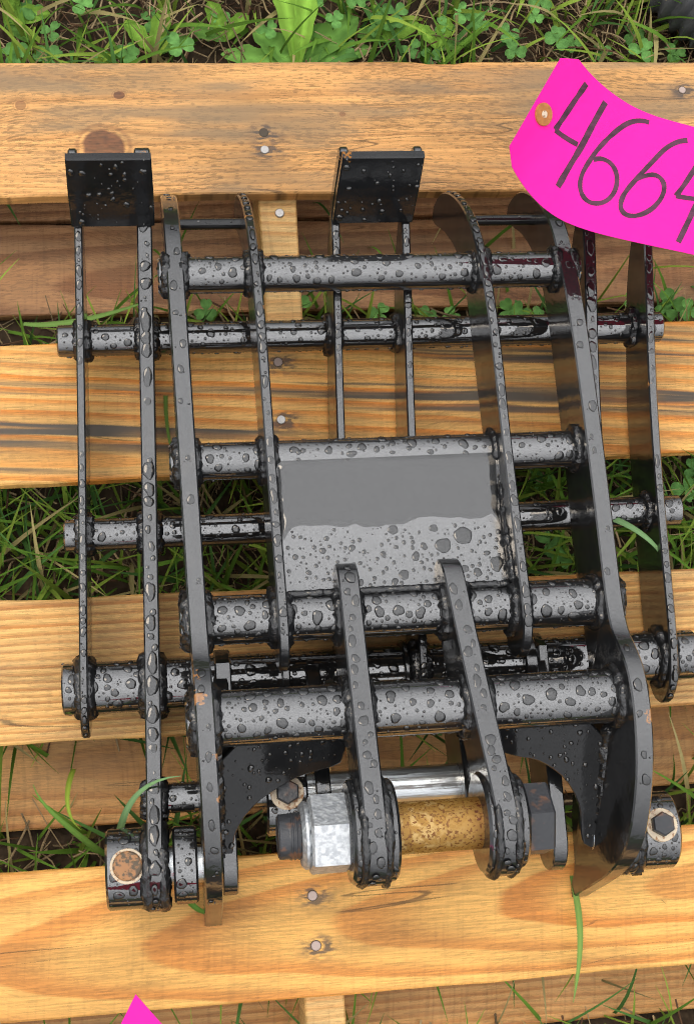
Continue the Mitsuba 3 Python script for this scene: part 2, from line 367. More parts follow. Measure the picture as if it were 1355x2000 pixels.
# ---------------------------------------------------------------- pallet
def board(x0, x1, y0, y1, z0, z1, seed, yaw=0.0, wob=0.0012, chip_=0.0):
    """A sawn board along x: rounded arrises, slightly uneven long edges."""
    nx = 90
    xs = np.linspace(x0, x1, nx)
    b = 0.0016
    yc = (y0 + y1) / 2
    hw = (y1 - y0) / 2
    wa = wob * (mfbm(np.stack([xs * 14, xs * 0 + seed, xs * 0], -1), 4, seed) - 0.5) * 2
    wb = wob * (mfbm(np.stack([xs * 14, xs * 0 + seed, xs * 0 + 7], -1), 4, seed + 5) - 0.5) * 2
    if chip_:
        wb = wb - chip_ * (mnoise(np.stack([xs * 40, xs * 0, xs * 0 + seed], -1), seed) > 0.86)
    rows = []
    for k, x in enumerate(xs):
        a0, a1 = -hw + wa[k], hw + wb[k]
        rows.append([(x, a0, z0 + b), (x, a0 + b, z0), (x, a1 - b, z0), (x, a1, z0 + b), (x, a1, z1 - b), (x, a1 - b, z1), (x, a0 + b, z1), (x, a0, z1 - b)])
    v = A(rows).reshape(-1, 3)
    v[:, 1] += yc + yaw * (v[:, 0] - 0.15)
    i, j = np.meshgrid(np.arange(nx - 1), np.arange(8), indexing='ij')
    q = np.stack([i * 8 + j, i * 8 + (j + 1) % 8, (i + 1) * 8 + (j + 1) % 8, (i + 1) * 8 + j], -1).reshape(-1, 4)
    f = np.vstack([q[:, [0, 1, 2]], q[:, [0, 2, 3]], [[0, k + 1, k] for k in range(1, 7)], [[(nx - 1) * 8, (nx - 1) * 8 + k, (nx - 1) * 8 + k + 1] for k in range(1, 7)]])
    m = trimesh.Trimesh(v, f, process=False)
    m.fix_normals()
    return m


X0, X1 = -0.46, 0.74
for y0, y1, mat, yaw, sd, lab in ((0.574, 0.7185, 'wood_rough', 0.003, 1, 'wide rough sawn tan deck board at the grass edge with a round knot'),
                                  (0.285, 0.4235, 'wood_streaked', 0.011, 2, 'deck board streaked with dark grey stains'),
                                  (0.0365, 0.170, 'wood_straight', -0.002, 3, 'deck board with fine straight grain'),
                                  (-0.2075, -0.0785, 'wood_cathedral', -0.002, 4, 'yellow deck board with bold arching grain, nearest the viewer'),
                                  (-0.47, -0.33, 'wood_straight', 0.0, 5, None)):
    put('pallet__deck_board', board(X0, X1, y0, y1, -0.019, 0.0, sd, yaw, 0.0016, 0.002 if sd == 1 else 0.0009), mat, 25, lab)
for y0, y1, mat, sd in ((0.594, 0.70, 'wood_brown', 11), (0.4862, 0.5885, 'wood_brown', 12), (-0.044, 0.042, 'wood_tan', 13), (-0.269, -0.180, 'wood_tan', 14)):
    put('pallet__bottom_board', board(X0, X1, y0, y1, -0.1235, -0.1085, sd, 0.0), mat, 25, 'brown bottom board of the pallet seen between the deck boards' if sd in (11, 12) else None)
for xc in (-0.42, 0.1295, 0.70):
    m = board(-0.47, 0.7185, -0.019, 0.019, -0.1082, -0.0193, 21)
    v = m.vertices.copy()
    m.vertices = np.stack([xc - v[:, 1], v[:, 0] , v[:, 2]], -1)
    m.vertices[:, 0] = 2 * xc - m.vertices[:, 0]
    m.fix_normals()
    put('pallet__stringer', m, 'wood_pale', 25)
E3 = np.eye(3)
for x, y, z, mat, r in ((0.1176, 0.621, -0.0010, 'nail_steel', 0.0046), (0.1187, 0.3957, -0.0015, 'nail_rusty', 0.0046), (0.1184, 0.3366, -0.0006, 'nail_steel', 0.0046), (0.122, -0.1177, -0.0014, 'nail_rusty', 0.0046),
                        (0.1226, -0.1624, -0.0014, 'nail_rusty', 0.0046), (0.5691, 0.6865, -0.0014, 'nail_rusty', 0.004), (0.1307, 0.5600, -0.0192, 'nail_steel', 0.0048)):
    put('pallet__nail', disc_cap((x, y, z), r, 0.0022, 14, E3[0], E3[1], E3[2], 0.0001, .0006), mat, 20)
    if z > -.01 and mat == 'nail_rusty':
        put('pallet__nail_hole', disc_cap((x, y, -0.0009), r + .0012, 0.0012, 16, E3[0], E3[1], E3[2]), 'hole_dark', 40)
for x, y in ((0.1176, 0.640), ):
    put('pallet__nail_hole', disc_cap((x, y, -0.0008), 0.0055, 0.0013, 16, E3[0], E3[1], E3[2]), 'hole_dark', 40)
tag('pallet', 'weathered wooden pallet of yellow and brown boards lying on the grass', 'pallet')

# ---------------------------------------------------------------- grapple
G = 'grapple__'
UP, LO = G + 'upper_jaw__', G + 'lower_jaw__'
TIP_OUT = [(.566, -.012), (.563, .020), (.552, .050), (.528, .085), (.505, .108), (.483, .123), (.45, .135), (.41, .144), (.36, .150), (.28, .154), (.20, .155), (.13, .155), (.10, .160), (.082, .178), (.066, .190),
           (.04, .195), (.01, .193), (-.02, .186), (-.05, .172), (-.075, .155), (-.095, .132), (-.11, .10), (-.122, .06), (-.131, .025), (-.138, .002), (-.137, .001), (-.126, .001), (-.112, .016), (-.09, .020), (-.06, .022),
           (-.02, .045), (.02, .085), (.06, .10), (.10, .088), (.16, .075), (.25, .080), (.35, .082), (.42, .079), (.455, .068), (.485, .054), (.503, .038), (.52, .018), (.535, -.005), (.548, -.024), (.558, -.026)]
TIP_IN = [(.566, -.012), (.563, .020), (.551, .052), (.528, .088), (.505, .113), (.483, .130), (.45, .146), (.41, .155), (.36, .160), (.28, .157), (.20, .160), (.15, .163), (.12, .164), (.10, .158), (.086, .143), (.081, .123),
          (.086, .105), (.10, .095), (.13, .090), (.20, .090), (.28, .090), (.37, .086), (.44, .086), (.47, .070), (.49, .058), (.503, .043), (.52, .022), (.535, -.002), (.548, -.024), (.558, -.026)]
LOW_TIP = [(.540, .1755), (.5345, .1765), (.529, .165), (.5135, .108), (.508, .099), (.48, .096), (.43, .089), (.38, .080), (.30, .071), (.20, .070), (.10, .073)]
LOW_BACK = [(.10, .003), (.20, .003), (.334, .005), (.384, .016), (.44, .030), (.483, .050), (.51, .075), (.53, .110), (.543, .150), (.545, .168)]
LOW_OUT = LOW_TIP + [(.06, .068), (.044, .054), (.036, .035), (.044, .016), (.06, .006)] + LOW_BACK
LOW_HINGE = LOW_TIP + [(.03, .075), (-.02, .084), (-.05, .094), (-.0775, .099), (-.098, .092), (-.112, .076), (-.117, .057), (-.111, .036), (-.094, .021), (-.065, .018), (-.02, .010), (.05, .004)] + LOW_BACK
LUG = [(.172, .134), (.169, .150), (.155, .160), (.13, .165), (.09, .174), (.04, .187), (0, .199), (-.03, .207), (-.055, .210), (-.077, .205), (-.094, .190), (-.100, .168), (-.098, .148), (-.088, .132), (-.072, .122), (-.05, .120), (-.03, .127),
       (-.01, .135), (.02, .122), (.06, .102), (.10, .100), (.14, .106), (.158, .118)]
a_ = np.linspace(-0.5, 1.35, 14) * np.pi
CLEVIS = [(-.0775 - .030 * math.sin(t), .050 - .030 * math.cos(t)) for t in np.linspace(-0.1, np.pi + 0.1, 16)] + [(.0, .078), (.06, .066), (.10, .055), (.104, .03), (.09, .012), (.04, .012), (-.03, .016)]
LOWLUG = [(-.0215 - .036 * math.sin(t), .058 - .036 * math.cos(t)) for t in np.linspace(-0.1, np.pi + 0.1, 16)] + [(.03, .080), (.08, .066), (.106, .045), (.10, .015), (.05, .010)]

U_SLOPE, L_SLOPE = -0.018, 0.0223
uX = lambda x0, y: x0 + U_SLOPE * (y - 0.1)
lX = lambda x0, y: x0 + L_SLOPE * (y - 0.27)
edges = []      # (profile points from tip to hinge, x of the plate, slope, y of x, thickness): where drops lie on plate edges


def plate(name, prof, x, t, slope, yref, label=None, mat='paint', b=0.0013, edge=None, lean=0.0):
    m = prism(prof, t, b)
    v = m.vertices.copy()
    v[:, 0] += x + slope * (v[:, 1] - yref)
    if lean:
        v[:, 0] -= lean * (.19 - v[:, 2]) * np.clip((.09 - v[:, 1]) / .05, 0, 1)
    m.vertices = v
    put(name, m, mat, 28, label)
    if edge is not None:
        edges.append((A(edge, float), x, slope, yref, t))
    return m


OUT_L, IN_L, IN_R, OUT_R = 0.0255, 0.0965, 0.3065, 0.3865
plate(UP + 'tine_plate', TIP_OUT, OUT_L, .0155, U_SLOPE, .1, 'thick left outer tine plate with orange paint chips', edge=TIP_OUT[1:24])
plate(UP + 'tine_plate', TIP_IN, IN_L, .0088, U_SLOPE, .1, edge=TIP_IN[1:14])
plate(UP + 'tine_plate', TIP_IN, IN_R, .0088, U_SLOPE - .006, .1, edge=TIP_IN[1:14])
plate(UP + 'tine_plate', TIP_OUT, OUT_R, .0155, U_SLOPE, .1, 'thick right outer tine plate', edge=TIP_OUT[1:21], lean=.085)
plate(UP + 'cylinder_lug', LUG, .1555, .0180, -.01, 0, edge=LUG[1:12])
plate(UP + 'cylinder_lug', LUG, .2585, .0180, -.085, 0, edge=LUG[1:12])

LOWX = [(-.0718, .0075, 0), (-.0117, .0138, 1), (.1665, .0078, 0), (.2335, .0078, 0), (.4124, .0120, 1), (.4710, .0085, 0)]
for x, t, hinge in LOWX:
    pr = LOW_HINGE if hinge else LOW_OUT
    plate(LO + 'tine_plate', pr, x, t, L_SLOPE, .27, edge=pr[4:20] if hinge else pr[4:14])
for x in (.0450, .3400):
    plate(LO + 'clevis_plate', CLEVIS, x, .0135, 0, 0)
for x in (.1285, .258):
    plate(LO + 'cylinder_lug', LOWLUG, x, .0135 if x < .2 else .008, 0, 0)

# tooth plates
for k, (xa, xb) in enumerate(((0, 1), (2, 3), (4, 5))):
    xc = (lX(LOWX[xa][0], .52) + lX(LOWX[xb][0], .52)) / 2 + (.0015 if k == 0 else .0008)
    w = .0755
    p0, p1 = A([.5065, .0985]), A([.5335, .1835])        # foot and top of the front face in (y, z)
    d = (p1 - p0) / np.linalg.norm(p1 - p0)
    nrm = A([-d[1], d[0]])
    L = np.linalg.norm(p1 - p0)
    prof = [(-w / 2, 0), (-w / 2, L * .5), (-w / 2 + .001, L), (w / 2 - .001, L), (w / 2, L * .5), (w / 2, 0)]
    m = prism(prof, .0085, .0012, 0)
    v = m.vertices.copy()                                   # (t, a, b): t across, a along x, b up the plate
    yz = p0 + v[:, 2:3] * d - (v[:, 0:1] - .00425) * nrm * -1 * -1
    m.vertices = np.column_stack([xc + v[:, 1], yz])
    m.fix_normals()
    put(LO + 'tooth_plate', m, 'paint_dim_reflect', 28, ('dark square tooth plate at the left tine tips', 'dark square tooth plate on the middle tines, orange chip at its corner', None)[k])


# cross tubes, cut where plates and collars sit on them
tubes = []


def tube(name, x0, x1, r, y, z, label=None, mat='paint_tube'):
    put(name, roundbar(x0, x1, r, y, z, 56), mat, 30, label)
    tubes.append((x0, x1, r, y, z))


joints = []
UY = dict(A=(.445, .115, .0165), B=(.271, .1150, .0168), C=(.1285, .124, .0212), D=(.0435, .150, .0235))
for k, (y, z, r) in UY.items():
    tube(UP + 'cross_tube', uX(OUT_L, y) - .0155, uX(OUT_R, y) + .0155, r, y, z)
    for x, t in ((OUT_L, .0155), (IN_L, .0088), (IN_R, .0088), (OUT_R, .0155)):
        if k == 'D' and x in (IN_L, IN_R):
            continue
        joints.append((UP, uX(x, y), t, y, z, r))
    if k in 'CD':
        joints.append((UP, .1555 - .01 * y, .0155, y, z, r))
        joints.append((UP, .2585 - .085 * y, .0155, y, z, r))
for y, z, r, xa, xb in ((.4105, .038, .0150, -.0925, .5005), (.2235, .036, .0148, -.0915, .5000), (.0825, .035, .0235, -.0965, .4980)):
    tube(LO + 'cross_tube', xa, xb, r, y, z)
    for x, t, h in LOWX:
        joints.append((LO, lX(x, y), t, y, z, r))
tube(LO + 'cross_tube', -.016, .085, .0130, -.020, .050)
joints.append((LO, lX(-.0117, -.02), .0138, -.02, .05, .013))
for s_, (who, x, t, y, z, r) in enumerate(joints):
    for s in (-1, 1):
        put(who + 'weld_bead', weld(x + s * (t / 2), y, z, r, s, 31 * s_ + s, .0050 if r > .02 else .0043), 'paint_weld', 40)

# nuts and collars between the lugs, low down on the third tube
for x0, x1, r, hx in ((.040, .055, .0285, 1), (.100, .108, .029, 0), (.213, .2185, .028, 0), (.2225, .227, .0275, 0), (.326, .338, .031, 0), (.340, .350, .0285, 1)):
    put(LO + 'collar', roundbar(x0, x1, r, .0825, .035, 48, .0015, bool(hx)), 'paint', 30)
# tip rods
for x0, x1 in ((uX(OUT_L, .51), uX(IN_L, .51)), (uX(IN_R, .51), uX(OUT_R, .51))):
    put(UP + 'tip_rod', roundbar(x0, x1, .0052, .512, .072, 24), 'paint_dim_reflect', 30)
    tubes.append((x0 + .012, x1 - .008, .0052, .512, .072))

# filler plate between the two middle tubes, hollow towards its lower edge
xl, xr = uX(IN_L, .2) + .004, uX(IN_R, .2) - .004
FP = [(.2865, .1215), (.281, .1287), (.271, .1322), (.258, .1325), (.240, .1305), (.22, .1298), (.20, .1305), (.18, .1325), (.16, .1360), (.1475, .139)]
fy = PchipInterpolator(np.arange(len(FP)), A(FP))(np.linspace(0, len(FP) - 1, 46))
dn = np.gradient(fy, axis=0)
dn = np.stack([-dn[:, 1], dn[:, 0]], 1) / np.linalg.norm(dn, axis=1, keepdims=True)
dn *= np.sign(dn[:, 1:2])
under = fy - dn * .006
prof = np.vstack([fy, under[::-1]])
m = prism(prof, xr - xl, .0006, 0)
m.vertices = m.vertices + [(xl + xr) / 2, 0, 0]
put(UP + 'filler_plate', m, 'paint_flat', 28, 'grey shining filler plate, flooded at the top and beaded with drops below')
fill_z = PchipInterpolator(fy[::-1, 0], fy[::-1, 1])
# the film of standing water on its upper part: ragged front edge
nx, ny = 60, 24
u_, w_ = np.meshgrid(np.linspace(0, 1, nx), np.linspace(0, 1, ny), indexing='ij')
front = .2065 + .0060 * (1 - u_) * 0 - .004 * np.sin(u_ * 2.4) + .0075 * u_ + .006 * (mfbm(np.stack([u_ * 9, u_ * 0, u_ * 0], -1), 3, 2) - .5) * 2
front = front - .012 * np.exp(-(u_ / .03) ** 2) - .015 * np.exp(-((1 - u_) / .02) ** 2)
yy = front + (.2655 + .001 * u_ - front) * w_
xx = xl + .002 + (xr - xl - .006) * u_
zz = fill_z(yy) + .0009 * np.minimum(1, np.minimum(w_, 1 - w_) * 9) ** .5 * np.minimum(1, np.minimum(u_, 1 - u_) * 30) ** .5 + .0001 + .0011 * (mfbm(np.stack([u_ * 1.5, w_ * 2.2, u_ * 0 + 3], -1), 2, 6) - .5) * np.minimum(1, np.minimum(w_, 1 - w_) * 5)
i, j = np.meshgrid(np.arange(nx - 1), np.arange(ny - 1), indexing='ij')
q = np.stack([i * ny + j, (i + 1) * ny + j, (i + 1) * ny + j + 1, i * ny + j + 1], -1).reshape(-1, 4)
put(UP + 'water_film', mesh(np.stack([xx, yy, zz], -1).reshape(-1, 3), q), 'water_sheet', True, 'smooth sheet of water on the upper half of the filler plate')
for k, (p0, p1) in enumerate((((xr + .0005, .145, .142), (xr - .002 + .004, .283, .128)), ((xl - .001, .15, .14), (xl - .001, .283, .128)), ((xl, .1465, .139), (xr, .1465, .139)))):
    put(UP + 'weld_bead', line_weld(p0, p1, .0042 if k == 0 else .0028, 60 + k), 'paint_weld', 40)

# gussets: thin webs sloping down from the last tube along the outer plates
GS = .62


def gusset(pts, name, label):
    pl = lambda y: .137 - GS * (.03 - y)
    o = A([0.2, 0.0])
    s = math.hypot(1, GS)
    prof = [(x, y * s) for x, y in pts]
    m = prism(prof, .008, .001, 1)
    v = m.vertices.copy()
    y = v[:, 2] / s
    nz = A([0, -GS, 1]) / s
    m.vertices = np.column_stack([v[:, 1], y, pl(y)]) + v[:, :1] * nz
    m.fix_normals()
    put(name, m, 'paint_dim_reflect', 28, label)
    return m


gl = gusset([(.030, .030), (.1480, .030), (.1440, .008), (.1404, .0015), (.1166, -.0034), (.0999, -.0079), (.084, -.0168), (.0685, -.0262), (.0546, -.0419), (.0485, -.056), (.0475, -.075), (.030, -.080)], UP + 'gusset', 'dark curved gusset at the left outer plate')
gr = gusset([(.384, .030), (.262, .030), (.268, .008), (.2961, -.0019), (.3128, -.0047), (.3262, -.0117), (.3416, -.0237), (.3543, -.0425), (.3584, -.0573), (.3595, -.073), (.364, -.086), (.384, -.088)], UP + 'gusset', 'dark curved gusset at the right outer plate')
for k, (xa, xb) in enumerate(((.0365, .0365), (.376, .378))):
    put(UP + 'weld_bead', line_weld((xa, .02, .135), (xb, -.075, .075), .0050, 80 + k), 'paint_weld', 40)

# hinge: bosses, pins, retaining bolts
HY, HZ = -.0775, .060
bosses = []


def boss(x0, x1, r, y, z, label=None):
    put(LO + 'pin_boss', roundbar(x0, x1, r, y, z, 56, .002), 'paint_tube', 30, label)
    tubes.append((x0, x1, r, y, z))


boss(-.0615, -.0245, .0345, HY, HZ, 'short cylindrical boss at the left hinge')
boss(-.0040, .0170, .0335, HY, HZ)
boss(.4125, .4480, .0345, HY, HZ, 'short cylindrical boss at the right hinge')
boss(.0785, .1150, .0345, -.0245, .0590, 'short cylindrical boss beside the zinc nut')
boss(.3975, .4030, .0340, HY, HZ)
for x0, x1 in ((-.05, .050), (.372, .44)):
    put(LO + 'hinge_pin', roundbar(x0, x1, .0165, HY, HZ, 40), 'zinc', 30)
put(LO + 'cylinder_pin', roundbar(.112, .277, .0158, -.0215, .0600, 48, .003), 'zinc', 30, 'bright zinc plated pin lying behind the rusty one')
for x, t, y, z, r in ((lX(-.0117, HY), .0138, HY, HZ, .034), (lX(.4124, HY), .012, HY, HZ, .034)):
    for s in (-1, 1):
        put(LO + 'weld_bead', weld(x + s * (t / 2), y, z, r - .001, s, int(900 + 100 * x) + s, .0045), 'paint_weld', 40)


def retaining_bolt(x, y, z, R, ang, kind):
    nr = A([0, math.sin(ang), math.cos(ang)])
    vv = A([0, math.cos(ang), -math.sin(ang)])
    c = A([x, y, z]) + (R - .0006) * nr
    b = key_for(LO + 'retaining_bolt')
    if kind == 'round':
        scene[b] = ply(disc_cap(c, .0125, .0052, 28, E3[0], vv, nr, .0006, .0012), 'bolt_rust', 40)
        put(LO + 'washer', disc_cap(c, .0148, .0022, 32, E3[0], vv, nr, 0, .0006), 'washer_cream', 40)
        labels[b] = {'label': 'round rusty bolt head on the left hinge boss'}
    else:
        put(LO + 'washer', disc_cap(c, .0148, .0024, 32, E3[0], vv, nr, 0, .0006), 'washer_cream', 40)
        scene[b] = ply(disc_cap(c, .0108, .0095, 6, E3[0], vv, nr, 0, .0012, .5), 'bolt_steel', 20)
        labels[b] = {'label': 'hexagonal bolt head with cream washer on the ' + ('right hinge boss' if x > .3 else 'middle boss')}


retaining_bolt(-.0425, HY, HZ, .0345, .12, 'round')
retaining_bolt(.0965, -.0245, .059, .0345, .10, 'hex')
retaining_bolt(.4290, HY, HZ, .0345, .17, 'hex')

# the big cylinder bolt through the upper lugs
PY, PZ = -.0550, .165
CB = G + 'cylinder_bolt__'
put(CB + 'bushing', roundbar(.176, .252, .0212, PY, PZ, 48), 'bushing_rust', 30, 'yellow bushing freckled with rust')
put(CB + 'bolt_head', roundbar(.2835, .3065, .0315, PY, PZ, 6, .002, True, .35), 'bolt_steel', 20, 'dark hexagonal bolt head')
nut = roundbar(.1065, .1385, .0335, PY, PZ, 6, .002, True, .28)
put(CB + 'hex_nut', nut, 'galvanised', 20, 'large mottled zinc hexagonal nut')
put(CB + 'nut_collar', roundbar(.0995, .1075, .0275, PY, PZ, 40, .003), 'galvanised', 40)
na, nx = 36, 46
a, s = np.meshgrid(np.arange(na) * 2 * np.pi / na, np.linspace(0, 1, nx), indexing='ij')
xs = .0810 + (.104 - .0810) * s
rr = .0182 + .0012 * np.abs(((xs / .0032 + a / (2 * np.pi)) % 1) - .5) * 2 * (xs > .090) - .0015 * (s < .03)
v = np.stack([xs, PY + rr * np.cos(a), PZ + rr * np.sin(a)], -1).reshape(-1, 3)
i, j = np.meshgrid(np.arange(na), np.arange(nx - 1), indexing='ij')
q = np.stack([i * nx + j, ((i + 1) % na) * nx + j, ((i + 1) % na) * nx + j + 1, i * nx + j + 1], -1).reshape(-1, 4)
th = cat([mesh(v, q), roundbar(.0813, .084, .0174, PY, PZ, 36)])
put(CB + 'thread', th, 'bolt_steel', 30, 'rusty threaded end of the bolt')
put(CB + 'shank', roundbar(.099, .290, .0178, PY, PZ, 24), 'bolt_steel', 30)
for x0, x1, r in ((.1385, .1485, .0425), (.1655, .1765, .0415), (.2480, .2575, .0420), (.2705, .2835, .0385)):
    put(UP + 'lug_ring', roundbar(x0, x1, r, PY, PZ, 48, .0025), 'paint', 30)
    tubes.append((x0, x1, r, PY, PZ))
for x, s in ((.1475, -1), (.1665, 1), (.2560, -1), (.2720, 1)):
    put(UP + 'weld_bead', weld(x, PY, PZ, .0425, s, int(x * 5000), .0030), 'paint_weld', 40)
tag('grapple', 'wet glossy black steel grapple with two tined jaws lying on the pallet', 'grapple')

# ---------------------------------------------------------------- water drops on the grapple
drops = []       # (size, mesh)


def drop_mesh(surf, ru, rv, h, seed, n=12, rings=(0.45, 0.75, 0.92, 1.0)):
    """A bead of water: surf(u, v, h) places a point h above the surface."""
    r_ = np.random.default_rng(seed)
    a = np.arange(n) * 2 * np.pi / n
    big = max(ru, rv) > .0024
    w = 1 + (.17 if big else .11) * np.sin(a * 2 + r_.uniform(0, 6)) * r_.uniform(.1, 1) + (.10 if big else .05) * np.sin(a * 3 + r_.uniform(0, 6)) * r_.uniform(.2, 1) + .05 * np.sin(a * 5 + r_.uniform(0, 6))
    P_ = [(0, 0, h)]
    for rho in rings:
        hh = h * max(0, 1 - rho ** 3.6) ** .55 - (.0004 if rho == 1.0 else 0)
        for k in range(n):
            P_.append((ru * rho * w[k] * math.cos(a[k]), rv * rho * w[k] * math.sin(a[k]), hh))
    P_ = A(P_)
    v = surf(P_[:, 0], P_[:, 1], P_[:, 2])
    f = [(0, 1 + k, 1 + (k + 1) % n) for k in range(n)]
    for q in range(len(rings) - 1):
        b0, b1 = 1 + q * n, 1 + (q + 1) * n
        for k in range(n):
            kk = (k + 1) % n
            f += [(b0 + k, b1 + k, b1 + kk), (b0 + k, b1 + kk, b0 + kk)]
    return v, A(f)


def add_drop(surf, ru, rv, seed, flat=0.42):
    big = max(ru, rv) > .0016
    h = flat * min(ru, rv) * (0.9 if min(ru, rv) < .003 else 0.7)
    v, f = drop_mesh(surf, ru, rv, h, seed, 14 if big else 8, (0.4, 0.7, 0.88, 0.97, 1.0) if big else (0.6, 1.0))
    drops.append((ru * rv, v, f))


def scatter(area, sizes, w, hgt, gap=1.15, avoid=None):
    """Random discs that do not overlap in a w x hgt rectangle, biggest first."""
    got = []
    for r in sorted(sizes, reverse=True):
        for _ in range(12):
            x, y = rng.uniform(r, max(w - r, r * 1.01)), rng.uniform(r, max(hgt - r, r * 1.01))
            if avoid is not None and avoid(x, y):
                continue
            if all((x - a) ** 2 + (y - b) ** 2 > ((r + c) * gap) ** 2 for a, b, c in got):
                got.append((x, y, r))
                break
    return got


def sizes(n, lo, hi, p=2.2):
    return lo + (hi - lo) * rng.random(n) ** p


seed = 0
# on tubes
for x0, x1, r, y, z in tubes:
    L = x1 - x0 - .004
    span = 2.3 if r > .008 else 1.2                    # arc covered, centred on the top
    n = int(L * r * span * 19000)
    for u, v, s in scatter(0, np.concatenate([sizes(n // 2 + 1, .0013, min(.0058, r * .30), 2.8), sizes(n, .0004, .0013, 1.4)]), L, r * span, 1.2):
        th0 = (v / r - span / 2) + .1
        cx_ = x0 + .002 + u
        seed += 1
        surf = lambda a, b, h, r=r, y=y, z=z, th0=th0, cx_=cx_: np.stack([cx_ + a, y + (r + h) * np.sin(th0 + b / r), z + (r + h) * np.cos(th0 + b / r)], -1)
        add_drop(surf, s, s * rng.uniform(.9, 1.25), seed)
# hanging row along the lower flanks of the tubes
for x0, x1, r, y, z in tubes:
    if r < .012:
        continue
    for th0 in (1.75, -1.75, 2.2, -2.2):
        for u in np.arange(x0 + .004, x1 - .004, .0085):
            if rng.random() < .5:
                seed += 1
                s = rng.uniform(.0009, .0021)
                surf = lambda a, b, h, r=r, y=y, z=z, th0=th0 + rng.normal(0, .12), cx_=u + rng.normal(0, .003): np.stack([cx_ + a, y + (r + h) * np.sin(th0 + b / r), z + (r + h) * np.cos(th0 + b / r)], -1)
                add_drop(surf, s * 1.2, s, seed, .6)
# on the edges of plates
for ei, (pr, x, slope, yref, t) in enumerate(edges):
    d = np.linalg.norm(np.diff(pr, axis=0), axis=1)
    s_ = np.concatenate([[0], np.cumsum(d)])
    f_ = PchipInterpolator(s_, pr)
    g_ = f_.derivative()
    L = s_[-1]
    thick = t > .013
    upper = ei in (0, 3, 4, 5)
    dense = ei in (4, 5)
    at = .004
    while at < L - .004:
        c_ = f_(at)
        tv = g_(at)
        tv = tv / np.linalg.norm(tv)
        nv = A([tv[1], -tv[0]])
        if nv[1] < 0:
            nv = -nv
        step = rng.uniform(.004, .012) if not upper else rng.uniform(.003, .010) if dense else rng.uniform(.008, .035)
        if nv[1] > .35 and (upper is False or rng.random() < .8):
            half = t * .40
            kind = rng.random()
            if not upper and kind < .58:
                ru, rl = half * rng.uniform(.8, 1.05), half * rng.uniform(.9, 2.0)
            elif not upper and kind < .57 and not thick:
                ru, rl = half * .95, half * rng.uniform(2.5, 5.0)
            else:
                ru = half * rng.uniform(.25, .6)
                rl = ru * rng.uniform(.9, 1.7)
            off = rng.uniform(-1, 1) * max(0, half - ru)
            seed += 1

            def surf(a, b, h, at=at, f_=f_, g_=g_, off=off, x=x, slope=slope, yref=yref, L=L):
                s1 = np.clip(at + b, 0, L)
                pc, tg = f_(s1), g_(s1)
                tg = tg / np.linalg.norm(tg, axis=1, keepdims=True)
                nn = np.stack([tg[:, 1], -tg[:, 0]], 1)
                nn *= np.sign(nn[:, 1:2])
                pc = pc + nn * h[:, None]
                return np.stack([x + slope * (pc[:, 0] - yref) + off + a, pc[:, 0], pc[:, 1]], -1)

            add_drop(surf, ru, rl, seed, .30 if upper else .46)
            at += rl
            if ru < half * .6:
                for q_ in range(2):
                    seed += 1
                    off2 = rng.uniform(-half * .8, half * .8)
                    r2 = rng.uniform(.0004, .001)
                    surf2 = lambda a, b, h, f0=surf, o=off2 - off: f0(a + o, b + .003, h)
                    add_drop(surf2, r2, r2, seed)
        at += step
# on the filler plate
Wf = xr - xl - .008
for u, v, s in scatter(0, np.concatenate([[.0082, .0068, .0060, .0055, .0048], sizes(40, .0018, .0046, 2.6), sizes(210, .0005, .0019, 1.6)]), Wf, .056, 1.12):
    seed += 1
    bx, by = xl + .004 + u, .149 + v
    el = rng.uniform(.85, 1.3)
    surf = lambda a, b, h, bx=bx, by=by: np.stack([bx + a, by + b, fill_z(np.clip(by + b, .1476, .286)) + h], -1)
    add_drop(surf, s, s * el, seed, .34 if s < .004 else .2)
for u, v, s in scatter(0, sizes(26, .0009, .0032, 1.6), Wf, .024, 1.3):
    seed += 1
    bx, by = xl + .004 + u, .258 + v
    surf = lambda a, b, h, bx=bx, by=by: np.stack([bx + a, by + b, fill_z(np.clip(by + b, .1476, .286)) + h], -1)
    add_drop(surf, s, s * .8, seed, .4)


# on sloping plates: tooth plates and gussets
def on_mesh(m, facing, n, lo, hi, p=2.0):
    global seed
    pts, fi = trimesh.sample.sample_surface(m, n * 6, seed=seed + 5)
    nr = m.face_normals[fi]
    ok = np.nonzero(nr @ facing > .96)[0][:n]
    got = []
    for k in ok:
        r = lo + (hi - lo) * rng.random() ** p
        c = pts[k]
        if any(np.linalg.norm(c - g) < 1.25 * (r + s) for g, s in got):
            continue
        got.append((c, r))
        N = nr[k]
        Uv = np.cross(N, [0, 0, 1])
        Uv /= np.linalg.norm(Uv) + 1e-9
        Vv = np.cross(N, Uv)
        seed += 1
        surf = lambda a, b, h, c=c, N=N, Uv=Uv, Vv=Vv: c + a[:, None] * Uv + b[:, None] * Vv + h[:, None] * N
        add_drop(surf, r, r * rng.uniform(.9, 1.4), seed, .85)


meshes = {}
dT = A([0, -(.1835 - .0985), .5335 - .5065])
dT = dT / np.linalg.norm(dT)
for k in range(3):
    key = LO + 'tooth_plate' + ('' if k == 0 else f'_{k:03d}')
    v_, f_, *_r = __import__('meshkit').WRITTEN[scene[key]['filename']]
    on_mesh(trimesh.Trimesh(v_, f_, process=False), dT, 46, .0008, .0036, 2.2)
gN = A([0, -GS, 1]) / math.hypot(1, GS)
on_mesh(gl, gN, 110, .0007, .0030)
on_mesh(gr, gN, 130, .0007, .0030)

